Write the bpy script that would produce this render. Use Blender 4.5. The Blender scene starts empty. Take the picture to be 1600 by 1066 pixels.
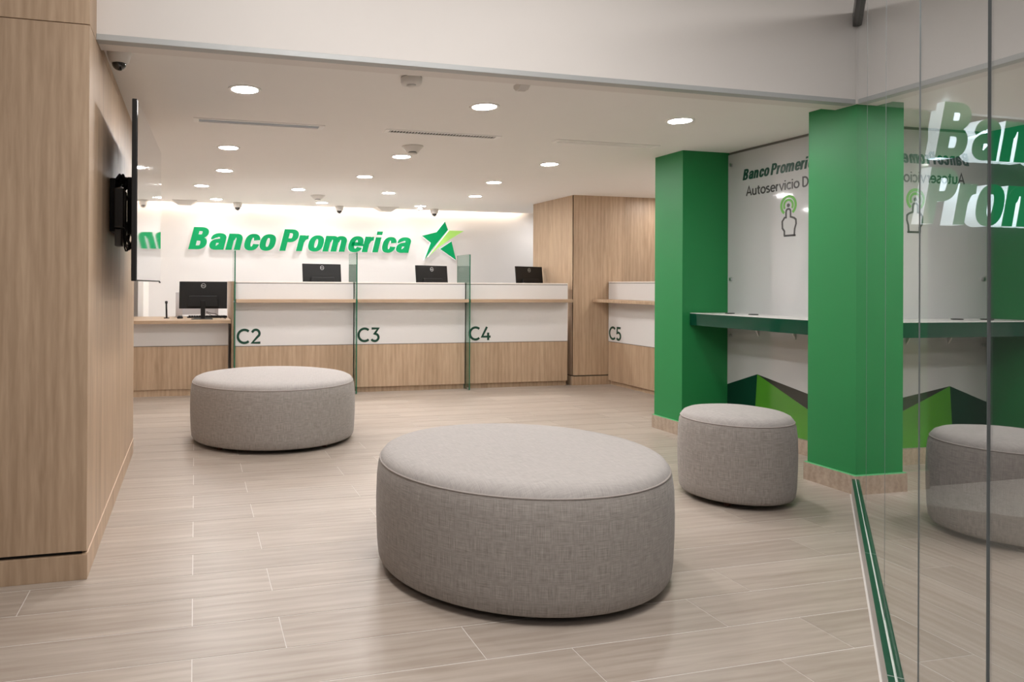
import bpy, bmesh, math, random
from mathutils import Matrix, Vector
random.seed(7)
S = bpy.context.scene
COL = S.collection

# ------------------------------------------------------------------ camera
IMG_W, IMG_H = 1600.0, 1066.0
F_PX, PX, PY = 1119.57, 594.43, 441.65
YAW, PITCH, ROLL = math.radians(14.4957), math.radians(0.1558), math.radians(-0.3076)
cy, sy = math.cos(YAW), math.sin(YAW); cp, sp = math.cos(PITCH), math.sin(PITCH); cr, sr = math.cos(ROLL), math.sin(ROLL)
_r = Vector((cy, -sy, 0)); _f = Vector((sy, cy, 0)); _d = Vector((0, 0, -1))
_f2 = cp * _f - sp * _d; _d2 = cp * _d + sp * _f
_r3 = cr * _r + sr * _d2; _d3 = -sr * _r + cr * _d2
cam_d = bpy.data.cameras.new('camera'); cam = bpy.data.objects.new('camera', cam_d); COL.objects.link(cam)
m = Matrix.Identity(4)
for i in range(3):
    m[i][0] = _r3[i]; m[i][1] = -_d3[i]; m[i][2] = -_f2[i]
m[0][3], m[1][3], m[2][3] = 0, 0, 1.2
cam.matrix_world = m
cam_d.sensor_width = 36.0; cam_d.sensor_fit = 'HORIZONTAL'
cam_d.lens = 36.0 * F_PX / IMG_W
cam_d.shift_x = (IMG_W / 2 - PX) / IMG_W
cam_d.shift_y = -(IMG_H / 2 - PY) / IMG_W
cam_d.clip_start = 0.02
S.camera = cam

# ------------------------------------------------------------------ light and exposure
S.view_settings.view_transform = 'Standard'; S.view_settings.look = 'None'
S.view_settings.gamma = 1.0; S.view_settings.use_curve_mapping = False
S.view_settings.exposure = 0.0
W = bpy.data.worlds.new('hall_air'); S.world = W; W.use_nodes = True
W.node_tree.nodes['Background'].inputs[0].default_value = (1.0, 0.96, 0.93, 1)
W.node_tree.nodes['Background'].inputs[1].default_value = 0.16
DOWNLIGHT_STRENGTH = 246.0
def area(name, loc, sx, sy_, power, col=(1, .965, .935), rot=(0, 0, 0)):
    l = bpy.data.lights.new(name, 'AREA'); l.shape = 'RECTANGLE'; l.size = sx; l.size_y = sy_; l.energy = power; l.color = col
    o = bpy.data.objects.new(name, l); o.location = loc; o.rotation_euler = rot; COL.objects.link(o); return o
# area lights added for the unseen mall hall in front of the bank, overhead
area('hall_fill', (0.9, 1.2, 3.12), 0.9, 0.9, 52)
area('hall_fill', (1.75, 2.0, 3.12), 0.3, 0.3, 15)  # added to brighten the bulkhead's right end and the floor near the glass
area('hall_fill', (0.3, 2.3, 3.12), 0.5, 0.5, 7)  # added to brighten the bulkhead
area('hall_fill', (3.8, 1.4, 3.12), 0.9, 0.9, 30)  # added outside the glass to light the hall floor seen through it
area('hall_fill', (-1.0, -1.2, 3.12), 0.9, 0.9, 34)
area('hall_fill', (2.2, -1.4, 3.12), 0.9, 0.9, 34)
# strip of cove light in the slot over the back wall
area('cove_lamp', (2.1, 10.0, 2.42), 5.4, 0.04, 26, (1, .84, .68))
# two lamps over the counter C5, out of sight behind the far green pillar
area('unseen_lamp', (5.35, 6.3, 2.27), 0.14, 0.14, 9)
area('unseen_lamp', (5.1, 9.45, 2.27), 0.14, 0.14, 9)  # unseen lamp added behind the oak column to brighten the back wall
area('unseen_lamp', (5.6, 7.3, 2.27), 0.14, 0.14, 7)
cy_ = S.cycles
cy_.use_denoising = True
cy_.max_bounces = 14; cy_.glossy_bounces = 8; cy_.transmission_bounces = 14; cy_.diffuse_bounces = 6
cy_.sample_clamp_indirect = 8.0

# ------------------------------------------------------------------ materials
def mat(name):
    M = bpy.data.materials.new(name); M.use_nodes = True
    nt = M.node_tree; return M, nt, nt.nodes['Principled BSDF']
def P(name, col, rough=.5, metal=0.0, spec=.5, emis=None, es=0.0, coat=0.0, noise=0.0, nscale=40):
    M, nt, b = mat(name)
    b.inputs['Base Color'].default_value = (*col, 1); b.inputs['Roughness'].default_value = rough
    b.inputs['Metallic'].default_value = metal; b.inputs['Specular IOR Level'].default_value = spec
    b.inputs['Coat Weight'].default_value = coat
    if emis: b.inputs['Emission Color'].default_value = (*emis, 1); b.inputs['Emission Strength'].default_value = es
    # slight procedural variation
    tc = nt.nodes.new('ShaderNodeTexCoord'); n = nt.nodes.new('ShaderNodeTexNoise'); n.inputs['Scale'].default_value = nscale
    nt.links.new(tc.outputs['Object'], n.inputs['Vector'])
    if noise > 0:
        mx = nt.nodes.new('ShaderNodeMix'); mx.data_type = 'RGBA'
        mx.inputs[6].default_value = (*[c * (1 - noise) for c in col], 1); mx.inputs[7].default_value = (*[min(1, c * (1 + noise)) for c in col], 1)
        nt.links.new(n.outputs['Fac'], mx.inputs[0]); nt.links.new(mx.outputs[2], b.inputs['Base Color'])
    else:
        mr = nt.nodes.new('ShaderNodeMapRange'); mr.inputs['To Min'].default_value = max(0.0, rough - .03); mr.inputs['To Max'].default_value = min(1, rough + .03)
        nt.links.new(n.outputs['Fac'], mr.inputs['Value']); nt.links.new(mr.outputs['Result'], b.inputs['Roughness'])
    return M
def wood(name, dark, light, axis='Z', rough=.45, fine=70.0, per_object=True, knots=True):
    M, nt, b = mat(name); N = nt.nodes.new; L = nt.links.new
    tc = N('ShaderNodeTexCoord'); mp = N('ShaderNodeMapping')
    long_s, cross = .55, 7.0
    mp.inputs['Scale'].default_value = (cross, cross, long_s) if axis == 'Z' else (long_s, cross, cross)
    L(tc.outputs['Object'], mp.inputs['Vector'])
    vec = mp.outputs['Vector']
    oi = N('ShaderNodeObjectInfo')
    if per_object:
        ad = N('ShaderNodeVectorMath'); ad.operation = 'MULTIPLY_ADD'
        cx = N('ShaderNodeCombineXYZ')
        for k in range(3): L(oi.outputs['Random'], cx.inputs[k])
        ad.inputs[1].default_value = (37, 23, 51); L(cx.outputs[0], ad.inputs[0]); L(vec, ad.inputs[2]); vec = ad.outputs[0]
    n1 = N('ShaderNodeTexNoise'); n1.inputs['Scale'].default_value = 1.3; n1.inputs['Detail'].default_value = 5; n1.inputs['Roughness'].default_value = .6; n1.inputs['Distortion'].default_value = .6
    L(vec, n1.inputs['Vector'])
    n2 = N('ShaderNodeTexNoise'); n2.inputs['Scale'].default_value = fine / 7.0; n2.inputs['Detail'].default_value = 4; n2.inputs['Distortion'].default_value = .3
    L(vec, n2.inputs['Vector'])
    w = N('ShaderNodeTexWave'); w.inputs['Scale'].default_value = .9; w.inputs['Distortion'].default_value = 7; w.inputs['Detail'].default_value = 3; w.inputs['Detail Scale'].default_value = 1.2
    w.bands_direction = 'X' if axis == 'Z' else 'Y'
    L(vec, w.inputs['Vector'])
    a1 = N('ShaderNodeMath'); a1.operation = 'MULTIPLY'; a1.inputs[1].default_value = .56; L(n1.outputs['Fac'], a1.inputs[0])
    a2 = N('ShaderNodeMath'); a2.operation = 'MULTIPLY_ADD'; a2.inputs[1].default_value = .38; L(n2.outputs['Fac'], a2.inputs[0]); L(a1.outputs[0], a2.inputs[2])
    a3 = N('ShaderNodeMath'); a3.operation = 'MULTIPLY_ADD'; a3.inputs[1].default_value = .10; L(w.outputs['Fac'], a3.inputs[0]); L(a2.outputs[0], a3.inputs[2])
    cr_ = N('ShaderNodeValToRGB'); e = cr_.color_ramp.elements
    e[0].position = .33; e[0].color = (*dark, 1); e[1].position = .66; e[1].color = (*light, 1)
    L(a3.outputs[0], cr_.inputs['Fac'])
    hv = N('ShaderNodeHueSaturation')
    mr = N('ShaderNodeMapRange'); mr.inputs['To Min'].default_value = .95; mr.inputs['To Max'].default_value = 1.05
    L(oi.outputs['Random'], mr.inputs['Value']); L(mr.outputs['Result'], hv.inputs['Value']); L(cr_.outputs['Color'], hv.inputs['Color'])
    L(hv.outputs['Color'], b.inputs['Base Color'])
    b.inputs['Roughness'].default_value = rough
    bp = N('ShaderNodeBump'); bp.inputs['Strength'].default_value = .05; L(n2.outputs['Fac'], bp.inputs['Height']); L(bp.outputs['Normal'], b.inputs['Normal'])
    return M
def fabric(name, base, con=.38):
    M, nt, b = mat(name); N = nt.nodes.new; L = nt.links.new
    uv = N('ShaderNodeUVMap'); uv.uv_map = 'weave'
    outs = []
    for sc, s in (((14, 560, 1), 1), ((560, 14, 1), 1), ((60, 60, 1), 1)):
        mp = N('ShaderNodeMapping'); mp.inputs['Scale'].default_value = sc; L(uv.outputs['UV'], mp.inputs['Vector'])
        n = N('ShaderNodeTexNoise'); n.inputs['Scale'].default_value = s; n.inputs['Detail'].default_value = 2; L(mp.outputs['Vector'], n.inputs['Vector']); outs.append(n.outputs['Fac'])
    a = N('ShaderNodeMath'); a.operation = 'ADD'; L(outs[0], a.inputs[0]); L(outs[1], a.inputs[1])
    a2 = N('ShaderNodeMath'); a2.operation = 'MULTIPLY_ADD'; a2.inputs[1].default_value = .35; L(outs[2], a2.inputs[0]); L(a.outputs[0], a2.inputs[2])
    mr = N('ShaderNodeMapRange'); mr.inputs['From Min'].default_value = .82; mr.inputs['From Max'].default_value = 1.52; mr.inputs['To Min'].default_value = .0; mr.inputs['To Max'].default_value = 1
    L(a2.outputs[0], mr.inputs['Value'])
    mx = N('ShaderNodeMix'); mx.data_type = 'RGBA'; mx.inputs[6].default_value = (*[c * (1 - con) for c in base], 1); mx.inputs[7].default_value = (*[c * (1 + con) for c in base], 1)
    L(mr.outputs['Result'], mx.inputs[0]); L(mx.outputs[2], b.inputs['Base Color'])
    b.inputs['Roughness'].default_value = .92; b.inputs['Specular IOR Level'].default_value = .15
    b.inputs['Sheen Weight'].default_value = .15
    bp = N('ShaderNodeBump'); bp.inputs['Strength'].default_value = .12; bp.inputs['Distance'].default_value = .002
    L(a2.outputs[0], bp.inputs['Height']); L(bp.outputs['Normal'], b.inputs['Normal'])
    return M
def glass(name, col, ior=1.5):
    M, nt, b = mat(name)
    b.inputs['Base Color'].default_value = (*col, 1); b.inputs['Transmission Weight'].default_value = 1.0
    b.inputs['Roughness'].default_value = 0.0; b.inputs['IOR'].default_value = ior
    return M

OAK_D, OAK_L = (.355, .240, .152), (.535, .384, .262)
M_oak = wood('oak_laminate', OAK_D, OAK_L)
M_oak_h = wood('oak_laminate_level', OAK_D, OAK_L, axis='X')
M_tile = wood('wood_look_tile', (.325, .264, .217), (.455, .392, .340), axis='X', rough=.38, fine=60)
M_skirt = wood('wood_look_skirting', (.30, .225, .17), (.46, .365, .285), axis='X', rough=.45)
M_grout = P('pale_grout', (.68, .645, .61), .8, noise=.05)
M_white = P('white_paint', (.84, .81, .785), .7, noise=.015, nscale=6)
M_bulk = P('bulkhead_paint', (.76, .72, .69), .6, noise=.015, nscale=5)
M_ceil = P('ceiling_paint', (.86, .835, .81), .8, noise=.01, nscale=5)
M_lam = P('white_laminate', (.72, .695, .685), .3, noise=.01)
M_cap = P('white_solid_surface', (.80, .74, .69), .35, noise=.02)
M_metal = P('brushed_steel', (.55, .56, .57), .32, 1.0)
M_trimgrey = P('grey_aluminium', (.47, .48, .48), .5, .3)
M_dark = P('shadow_gap_black', (.012, .011, .01), .7)
M_black = P('black_plastic', (.012, .0115, .0115), .5, spec=.3)
M_blackg = P('black_plastic_gloss', (.012, .011, .011), .25)
M_green = P('green_wall_paint', (.018, .215, .062), .5, spec=.35, noise=.02, nscale=5)
M_greenedge = P('green_paint_lip', (.12, .50, .22), .4)
M_shelfg = P('green_gloss_lacquer', (.003, .050, .026), .06, spec=.4)
M_track = P('green_track_lacquer', (.008, .065, .036), .3)
M_panel = P('white_back_painted_glass', (.51, .51, .515), .06, coat=.4)
M_gdark = P('graphic_dark_green', (.004, .038, .022), .12)
M_glime = P('graphic_lime', (.072, .27, .022), .12)
M_glime2 = P('graphic_lime_soft', (.10, .30, .035), .12)
M_ggrey = P('graphic_charcoal', (.026, .030, .024), .12)
M_txt_g = P('print_dark_green', (.004, .055, .033), .3)
M_txt_k = P('print_charcoal', (.035, .033, .033), .3)
M_ring = P('print_lime', (.10, .37, .035), .3)
M_num = P('number_dark_green', (.004, .050, .028), .4)
M_mural_txt = M_txt_g
M_fab_shaded = fabric('grey_woven_fabric_shaded', (.30, .272, .252))  # same cloth as the top, darkened to paint in the shade of the sides
M_fab_lit = fabric('grey_woven_fabric_lit', (.405, .375, .36), .18)  # same cloth, lightened to paint in the light from overhead
M_pip = P('seam_piping', (.36, .32, .30), .9)
M_foot = P('brown_wood_foot', (.10, .035, .018), .5, noise=.2)
M_pane = glass('clear_glass', (.97, .99, .98), 1.75)
M_paneedge = P('glass_edge', (.21, .23, .235), .3)
M_div = glass('green_tinted_glass', (.42, .56, .49))
M_divedge = P('green_glass_edge', (.008, .13, .07), .15)
M_screen = P('tv_screen_glass', (.018, .019, .021), .04, spec=.9, coat=1.0)
M_letter = P('letter_green_face', (.0, .20, .068), .5, spec=.2, emis=(0.0, .40, .12), es=.44)
M_letter_l = P('letter_lime_face', (.40, .72, .16), .35, emis=(.52, .86, .20), es=.22)
M_letter_w = P('letter_white_return', (.85, .85, .85), .4, emis=(.9, .97, 1.0), es=.3)
M_sletter = P('shopfront_letter_face', (.0, .20, .075), .2, emis=(0.0, .30, .11), es=.55)
M_sletter_w = P('shopfront_letter_return', (.8, .85, .87), .4, emis=(.78, .90, .95), es=1.15)
M_facade = P('dark_facade', (.07, .07, .07), .55)
M_hallfloor = P('dark_hall_floor', (.34, .30, .265), .45, noise=.1)
M_fix = P('white_plastic', (.90, .88, .86), .45)
M_fix2 = P('cream_plastic', (.70, .665, .63), .45)
M_dl = P('downlight_diffuser', (.9, .9, .88), .5, emis=(1.0, .98, .965), es=DOWNLIGHT_STRENGTH)
M_slot = P('blue_grey_slot', (.52, .56, .61), .5)
M_ventdark = P('vent_dark', (.035, .035, .033), .6)
M_dome = P('smoked_dome', (.02, .016, .014), .08, coat=.5)
M_clear = glass('clear_dome', (.97, .97, .97), 1.3)
M_logo = P('silver_print', (.48, .48, .48), .35)
M_grey = P('pale_grey_plastic', (.55, .53, .54), .45)
M_red = P('red_plug', (.35, .03, .02), .5)

# ------------------------------------------------------------------ mesh helpers
class MB:
    def __init__(s): s.v = []; s.f = []; s.mi = []; s.uv = {}; s.smooth = []
    def quad(s, idx, mi=0, sm=False): s.f.append(tuple(idx)); s.mi.append(mi); s.smooth.append(sm)
    def box(s, x0, x1, y0, y1, z0, z1, mi=0, top=None, sides=None):
        b = len(s.v)
        s.v += [(x0, y0, z0), (x1, y0, z0), (x1, y1, z0), (x0, y1, z0), (x0, y0, z1), (x1, y0, z1), (x1, y1, z1), (x0, y1, z1)]
        fs = [((0, 3, 2, 1), mi), ((4, 5, 6, 7), mi if top is None else top), ((0, 1, 5, 4), mi), ((1, 2, 6, 5), mi), ((2, 3, 7, 6), mi), ((3, 0, 4, 7), mi)]
        for q, k in fs: s.quad([b + i for i in q], k)
        return s
    def obox(s, c, ux, uy, hx, hy, z0, z1, mi=0, mtop=None, mx=None):
        """box with horizontal axes ux, uy about centre c (x, y)"""
        b = len(s.v); c = Vector((c[0], c[1]))
        pts = [c - ux * hx - uy * hy, c + ux * hx - uy * hy, c + ux * hx + uy * hy, c - ux * hx + uy * hy]
        s.v += [(p.x, p.y, z0) for p in pts] + [(p.x, p.y, z1) for p in pts]
        t = mi if mtop is None else mtop; e = mi if mx is None else mx
        for q, k in (((0, 3, 2, 1), mi), ((4, 5, 6, 7), t), ((0, 1, 5, 4), mi), ((1, 2, 6, 5), e), ((2, 3, 7, 6), mi), ((3, 0, 4, 7), e)):
            s.quad([b + i for i in q], k)
        return s
    def prism(s, poly, fn, mi_face=0, mi_side=0):
        """poly: 2D points; fn(x, y, k) -> 3D, k = 0 front, 1 back"""
        b = len(s.v); n = len(poly)
        s.v += [tuple(fn(x, y, 0)) for x, y in poly] + [tuple(fn(x, y, 1)) for x, y in poly]
        s.quad(range(b, b + n), mi_face); s.quad(reversed(range(b + n, b + 2 * n)), mi_side)
        for i in range(n):
            j = (i + 1) % n; s.quad((b + i, b + n + i, b + n + j, b + j), mi_side)
        return s
    def lathe(s, prof, c=(0, 0), n=48, mi=0, sm=True, weave=False, a0=0.0):
        b = len(s.v); k = len(prof)
        for i in range(n):
            a = a0 + 2 * math.pi * i / n
            for r, z in prof: s.v.append((c[0] + r * math.cos(a), c[1] + r * math.sin(a), z))
        L = [0]
        for i in range(1, k): L.append(L[-1] + math.hypot(prof[i][0] - prof[i - 1][0], prof[i][1] - prof[i - 1][1]))
        R = max(r for r, z in prof)
        for i in range(n):
            for j in range(k - 1):
                i2 = (i + 1) % n
                q = [b + i * k + j, b + i2 * k + j, b + i2 * k + j + 1, b + i * k + j + 1]
                if prof[j][0] < 1e-6: q = [q[0], q[2], q[3]]
                elif prof[j + 1][0] < 1e-6: q = [q[0], q[1], q[2]]
                s.quad(q, mi, sm)
                if weave:
                    u0, u1 = R * 2 * math.pi * i / n, R * 2 * math.pi * (i + 1) / n
                    s.uv[len(s.f) - 1] = [(u0, L[j]), (u1, L[j]), (u1, L[j + 1]), (u0, L[j + 1])][:len(q)]
        return s
    def tube(s, pts, r, n=8, mi=0):
        pts = [Vector(p) for p in pts]; b = len(s.v)
        for i, p in enumerate(pts):
            t = (pts[min(i + 1, len(pts) - 1)] - pts[max(i - 1, 0)]).normalized()
            u = t.cross(Vector((0, 0, 1)));
            if u.length < 1e-3: u = t.cross(Vector((1, 0, 0)))
            u.normalize(); w = t.cross(u)
            for k in range(n):
                a = 2 * math.pi * k / n; s.v.append(tuple(p + r * (math.cos(a) * u + math.sin(a) * w)))
        for i in range(len(pts) - 1):
            for k in range(n):
                k2 = (k + 1) % n
                s.quad((b + i * n + k, b + i * n + k2, b + (i + 1) * n + k2, b + (i + 1) * n + k), mi, True)
        s.quad(reversed(range(b, b + n)), mi); s.quad(range(b + (len(pts) - 1) * n, b + len(pts) * n), mi)
        return s
    def build(s, name, mats, parent=None, org=(0, 0, 0), bev=0.0, seg=2):
        me = bpy.data.meshes.new(name)
        o0 = Vector(org)
        me.from_pydata([tuple(Vector(p) - o0) for p in s.v], [], s.f)
        if not isinstance(mats, (list, tuple)): mats = [mats]
        for mm in mats: me.materials.append(mm)
        for p, k, sm in zip(me.polygons, s.mi, s.smooth): p.material_index = k; p.use_smooth = sm
        if s.uv:
            uvl = me.uv_layers.new(name='weave')
            for p in me.polygons:
                if p.index in s.uv:
                    for li, c in zip(p.loop_indices, s.uv[p.index]): uvl.data[li].uv = c
        bm = bmesh.new(); bm.from_mesh(me)
        bmesh.ops.recalc_face_normals(bm, faces=bm.faces); bm.to_mesh(me); bm.free()
        me.update()
        o = bpy.data.objects.new(name, me); COL.objects.link(o)
        if parent is not None:
            o.parent = parent; o.location = o0
        else: o.location = o0
        if bev > 0:
            md = o.modifiers.new('bevel', 'BEVEL'); md.width = bev; md.segments = seg; md.limit_method = 'ANGLE'; md.angle_limit = math.radians(40)
        return o
def tag(o, label, cat, group=None):
    o['label'] = label; o['category'] = cat
    if group: o['group'] = group
    return o
def thing(name, label, cat, loc=(0, 0, 0), group=None, rz=0.0):
    o = bpy.data.objects.new(name, None); COL.objects.link(o); o.empty_display_size = .1
    o.location = loc; o.rotation_euler = (0, 0, rz)
    return tag(o, label, cat, group)
def struct(o): o['kind'] = 'structure'; return o
def copy_tree(o, loc, label, parent=None, rz=None):
    c = o.copy(); COL.objects.link(c)
    if parent is None:
        c.location = loc; c['label'] = label
        if rz is not None: c.rotation_euler = (0, 0, rz)
    else: c.parent = parent
    for ch in KIDS.get(o.name, []): copy_tree(ch, None, None, c)
    return c
KIDS = {}
def reg(root):
    for o in list(bpy.data.objects):
        if o.parent is not None: KIDS.setdefault(o.parent.name, [])
    for o in list(bpy.data.objects):
        if o.parent is not None and o not in KIDS[o.parent.name]: KIDS[o.parent.name].append(o)
def B(*a, **k): return MB().box(*a, **k)

# ------------------------------------------------------------------ room constants
CZ = 2.29                      # bank ceiling
XL, YB0, YB1 = -0.42, 3.11, 5.354   # oak block on the left
YH0, YH1, ZH = 3.31, 3.36, 2.255    # bulkhead over the entrance
XK = 4.213                     # self-service wall
GD = Vector((.7175, .6966)); GN = Vector((.6966, -.7175)); GH = Vector((3.689, 3.302)); GDIST = GN.dot(GH)

# ------------------------------------------------------------------ floor
floor = struct(B(-2.6, 6.4, -3.0, 10.2, -.06, -.0009).build('floor', M_grout))
def clip(poly, n, d):
    out = []
    for i in range(len(poly)):
        a, b = poly[i], poly[(i + 1) % len(poly)]
        da, db = n[0] * a[0] + n[1] * a[1] - d, n[0] * b[0] + n[1] * b[1] - d
        if da <= 0: out.append(a)
        if da * db < 0:
            t = da / (da - db); out.append((a[0] + t * (b[0] - a[0]), a[1] + t * (b[1] - a[1])))
    return out
TL, TW, G = .915, .2275, .0017
tile_cache = {}
for k in range(-6, 22):
    y0 = 3.05 + TW * k; off = 0.0 if k % 2 == 0 else .302
    for j in range(-3, 7):
        x0 = off - .003 + TL * j
        if x0 > 5.0 or x0 + TL < -2.0: continue
        if y0 > YB0 + .05 and x0 + TL < XL + .02 and y0 + TW < YB1: continue
        GY = .0023
        poly = [(x0 + G, y0 + GY), (x0 + TL - G, y0 + GY), (x0 + TL - G, y0 + TW - GY), (x0 + G, y0 + TW - GY)]
        q = clip(poly, GN, GDIST - .034)
        if len(q) < 3: continue
        full = len(q) == 4 and q == poly
        ctr = (x0 + TL / 2, y0 + TW / 2, 0)
        if full and 'tile' in tile_cache:
            o = bpy.data.objects.new('tile', tile_cache['tile']); COL.objects.link(o); o.parent = floor; o.location = ctr
        else:
            mb = MB().prism(q, lambda x, y, kk: (x, y, 0.0 if kk == 0 else -.003))
            o = mb.build('tile', M_tile, floor, org=ctr)
            if full: tile_cache['tile'] = o.data
fl2 = MB().prism([(p[0], p[1]) for p in ((GH + GD * .0 + GN * .03), (GH - GD * 7 + GN * .03), (GH - GD * 7 + GN * 5), (GH + GN * 5))], lambda x, y, k: (x, y, .001 - .004 * k))
struct(fl2.build('floor_hall', M_hallfloor))

# ------------------------------------------------------------------ ceilings
c = MB(); c.box(-1.6, 6.4, YH0 + .02, 9.95, CZ, CZ + .06)
struct(c.build('ceiling', M_ceil))
c = MB(); c.box(-1.6, 6.4, 9.95, 10.2, CZ + .22, CZ + .26).box(-1.6, 6.4, 9.93, 9.95, CZ + .06, CZ + .22)
struct(c.build('trim_1', M_white))
struct(B(-2.6, 6.4, -3.0, YH0, 3.2, 3.26).build('ceiling_hall', M_ceil))

# ------------------------------------------------------------------ bulkhead with its grey edge trim
struct(B(XL - .02, 6.0, YH0, YH0 + .16, ZH + .004, 3.2).build('wall_front', M_bulk))
struct(B(XL, GH.x - .02, YH0 - .008, YH0 + .05, ZH - .003, ZH + .024).build('trim_2', M_trimgrey, bev=.002))

# ------------------------------------------------------------------ left oak block (wall_left) with panels, gap and skirting
core = struct(B(-2.6, XL - .02, YB0 + .02, YB1 - .01, 0, 3.2).build('wall_left', M_dark))
for (a, b) in ((.115, 2.247), (2.250, 3.2)):
    for (x0, x1) in ((-1.62, XL), (-2.6, -1.623)):
        B(x0, x1, YB0, YB0 + .02, a, b).build('panel', M_oak, core, org=(x0, YB0, a), bev=.0012)
for (y0, y1) in ((YB0 + .0205, 4.229), (4.232, YB1)):
    for (a, b) in ((.103, 2.247 if y0 < 4 else CZ), (2.250, 3.2)):
        if y0 > 4 and a > 2: continue
        B(XL - .02, XL, y0, y1, a, b).build('panel', M_oak, core, org=(XL, y0, a), bev=.0012)
B(-2.6, XL - .0205, YB1 - .009, YB1, 0, CZ).build('end_panel', M_oak, core, org=(-1.5, YB1, 0))
bb = struct(B(-2.6, XL + .003, YB0 - .003, YB0 + .018, 0, .1).build('baseboard_left', M_oak, org=(-1.5, YB0, 0), bev=.001))
struct(B(XL - .018, XL + .003, YB0 + .0185, YB1, 0, .1).build('baseboard_left_side', M_oak, org=(XL, 4.2, 0), bev=.001))
B(XL - .006, XL + .0032, YB0 + .0185, YB1, .1, .1025).build('edge_strip', P('pale_edge_band', (.72, .56, .43), .4), core, org=(XL, 4.2, .1))
B(XL - .018, XL + .002, YB0 + .001, YB0 + .018, .1, .1025).build('edge_strip', M_oak, core, org=(XL, YB0, .1))
# rear left side wall and back wall
struct(B(-.66, -.60, 9.0, 10.05, 0, CZ + .2).build('wall_rear_left', M_white))
struct(B(-1.66, -1.6, YB1 - .01, 10.05, 0, CZ + .2).build('wall_side_left', M_white))
struct(B(-1.66, 6.4, 10.05, 10.15, 0, CZ + .26).build('wall_back', P('white_back_wall', (.74, .72, .71), .7, noise=.01, nscale=5)))
# oak column at the end of the counters
YC = 7.76
colm = struct(B(4.42, 6.2, YC + .02, 8.82, 0, CZ).build('wall_rear_right', M_dark))
B(4.40, 4.42, YC + .0005, 8.82, .118, CZ).build('panel', M_oak, colm, org=(4.4, 8, 0))
B(4.40, 5.098, YC - .0, YC + .02, .118, CZ).build('panel', M_oak, colm, org=(4.7, YC, 0), bev=.001)
B(5.10, 6.2, YC, YC + .02, .118, CZ).build('panel', M_oak, colm, org=(5.6, YC, 0), bev=.001)
B(4.394, 4.93, YC - .006, YC + .02, 0, .105).build('skirting', M_oak, colm, org=(4.5, YC, 0), bev=.001)
B(4.394, 4.42, YC + .0205, 8.82, 0, .105).build('skirting', M_oak, colm, org=(4.4, 8.2, 0), bev=.001)
# right side
struct(B(6.2, 6.3, 3.4, 10.05, 0, CZ + .26).build('wall_right', M_white))
kw = struct(B(XK + .012, XK + .1, 3.46, 5.30, 0, CZ).build('wall_kiosk', P('dark_wall_behind_panel', (.05, .055, .05), .6)))
struct(B(4.30, 6.2, 5.20, 5.30, 0, CZ).build('wall_kiosk_rear', M_white))
struct(B(XK - .012, XK + .012, 3.66, 4.954, 0, .108).build('baseboard_right', M_skirt, org=(XK, 4.3, 0)))
struct(B(4.25, 6.4, 3.35, 3.45, 0, 3.2).build('wall_facade', M_facade))

# ------------------------------------------------------------------ green pillars
def pillar(label, x0, x1, y0, y1, bx):
    t = thing('pillar', label, 'pillar', (x0, y0, 0), 'green pillars of the self-service niche')
    w, d = x1 - x0, y1 - y0
    B(0, w, 0, d, .112, CZ).build('shaft', M_green, t)
    B(-bx, w, -bx, d + bx, 0, .108).build('skirting', M_skirt, t)
    B(-bx * .8, w, -bx * .8, d + bx * .8, .108, .112).build('skirting_lip', M_greenedge, t)
    return t
pillar('green square pillar at the near end of the niche, the glass wall meeting its corner', 3.703, 4.25, 3.325, 3.66, .016)
pillar('green pillar at the far end of the niche, behind the smallest round ottoman', 3.78, 4.33, 4.954, 5.309, .014)

# ------------------------------------------------------------------ glass wall on the right
ch = MB()
L0 = 5.5
ch.obox(GH - GD * (L0 / 2 + .0), GD, GN, L0 / 2 - .004, .027, 0.0, .096, 0, 1)
chn = ch.build('trim_3', [M_metal, M_track], bev=.002); struct(chn)
for off_, nm in ((-.0075, 'seal'), (.0145, 'seal')):
    sb = MB(); sb.obox(GH - GD * (L0 / 2) + GN * off_, GD, GN, L0 / 2 - .004, .0022, .096, .0985); sb.build(nm, P('white_silicone', (.62, .66, .62), .5), chn)
jb = MB(); jb.obox(GH - GD * (L0 / 2) - GN * .0305, GD, GN, L0 / 2, .002, -.002, .0012); struct(jb.build('trim_4', P('white_floor_joint', (.62, .59, .56), .6)))
# steel joint between two lengths of track
for s_ in (1.35, 2.45):
    jb = MB(); jb.obox(GH - GD * s_, GD, GN, .0015, .0272, .02, .0964); jb.build('joint', P('track_joint', (.42, .47, .44), .4), chn)
tr = MB(); tr.obox(GH - GD * (L0 / 2), GD, GN, L0 / 2, .03, 2.70, 2.78); struct(tr.build('trim_5', P('dark_grey_rail', (.10, .10, .095), .35, .8), bev=.004))
cuts = [0.006, 1.0177, 2.0495, 2.9595, 3.7025, 5.5]
for i in range(5):
    a, b = cuts[i] + .0015, cuts[i + 1] - .0015
    o_ = (-.0030, -.0024, -.0018, -.0004, .0016)[i]
    pm = MB(); pm.obox(GH - GD * ((a + b) / 2) + GN * o_, GD, GN, (b - a) / 2, .005, .09, 2.74, 0, 1, 1)
    struct(pm.build('window_%d' % (i + 1), [M_pane, M_paneedge]))

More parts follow.
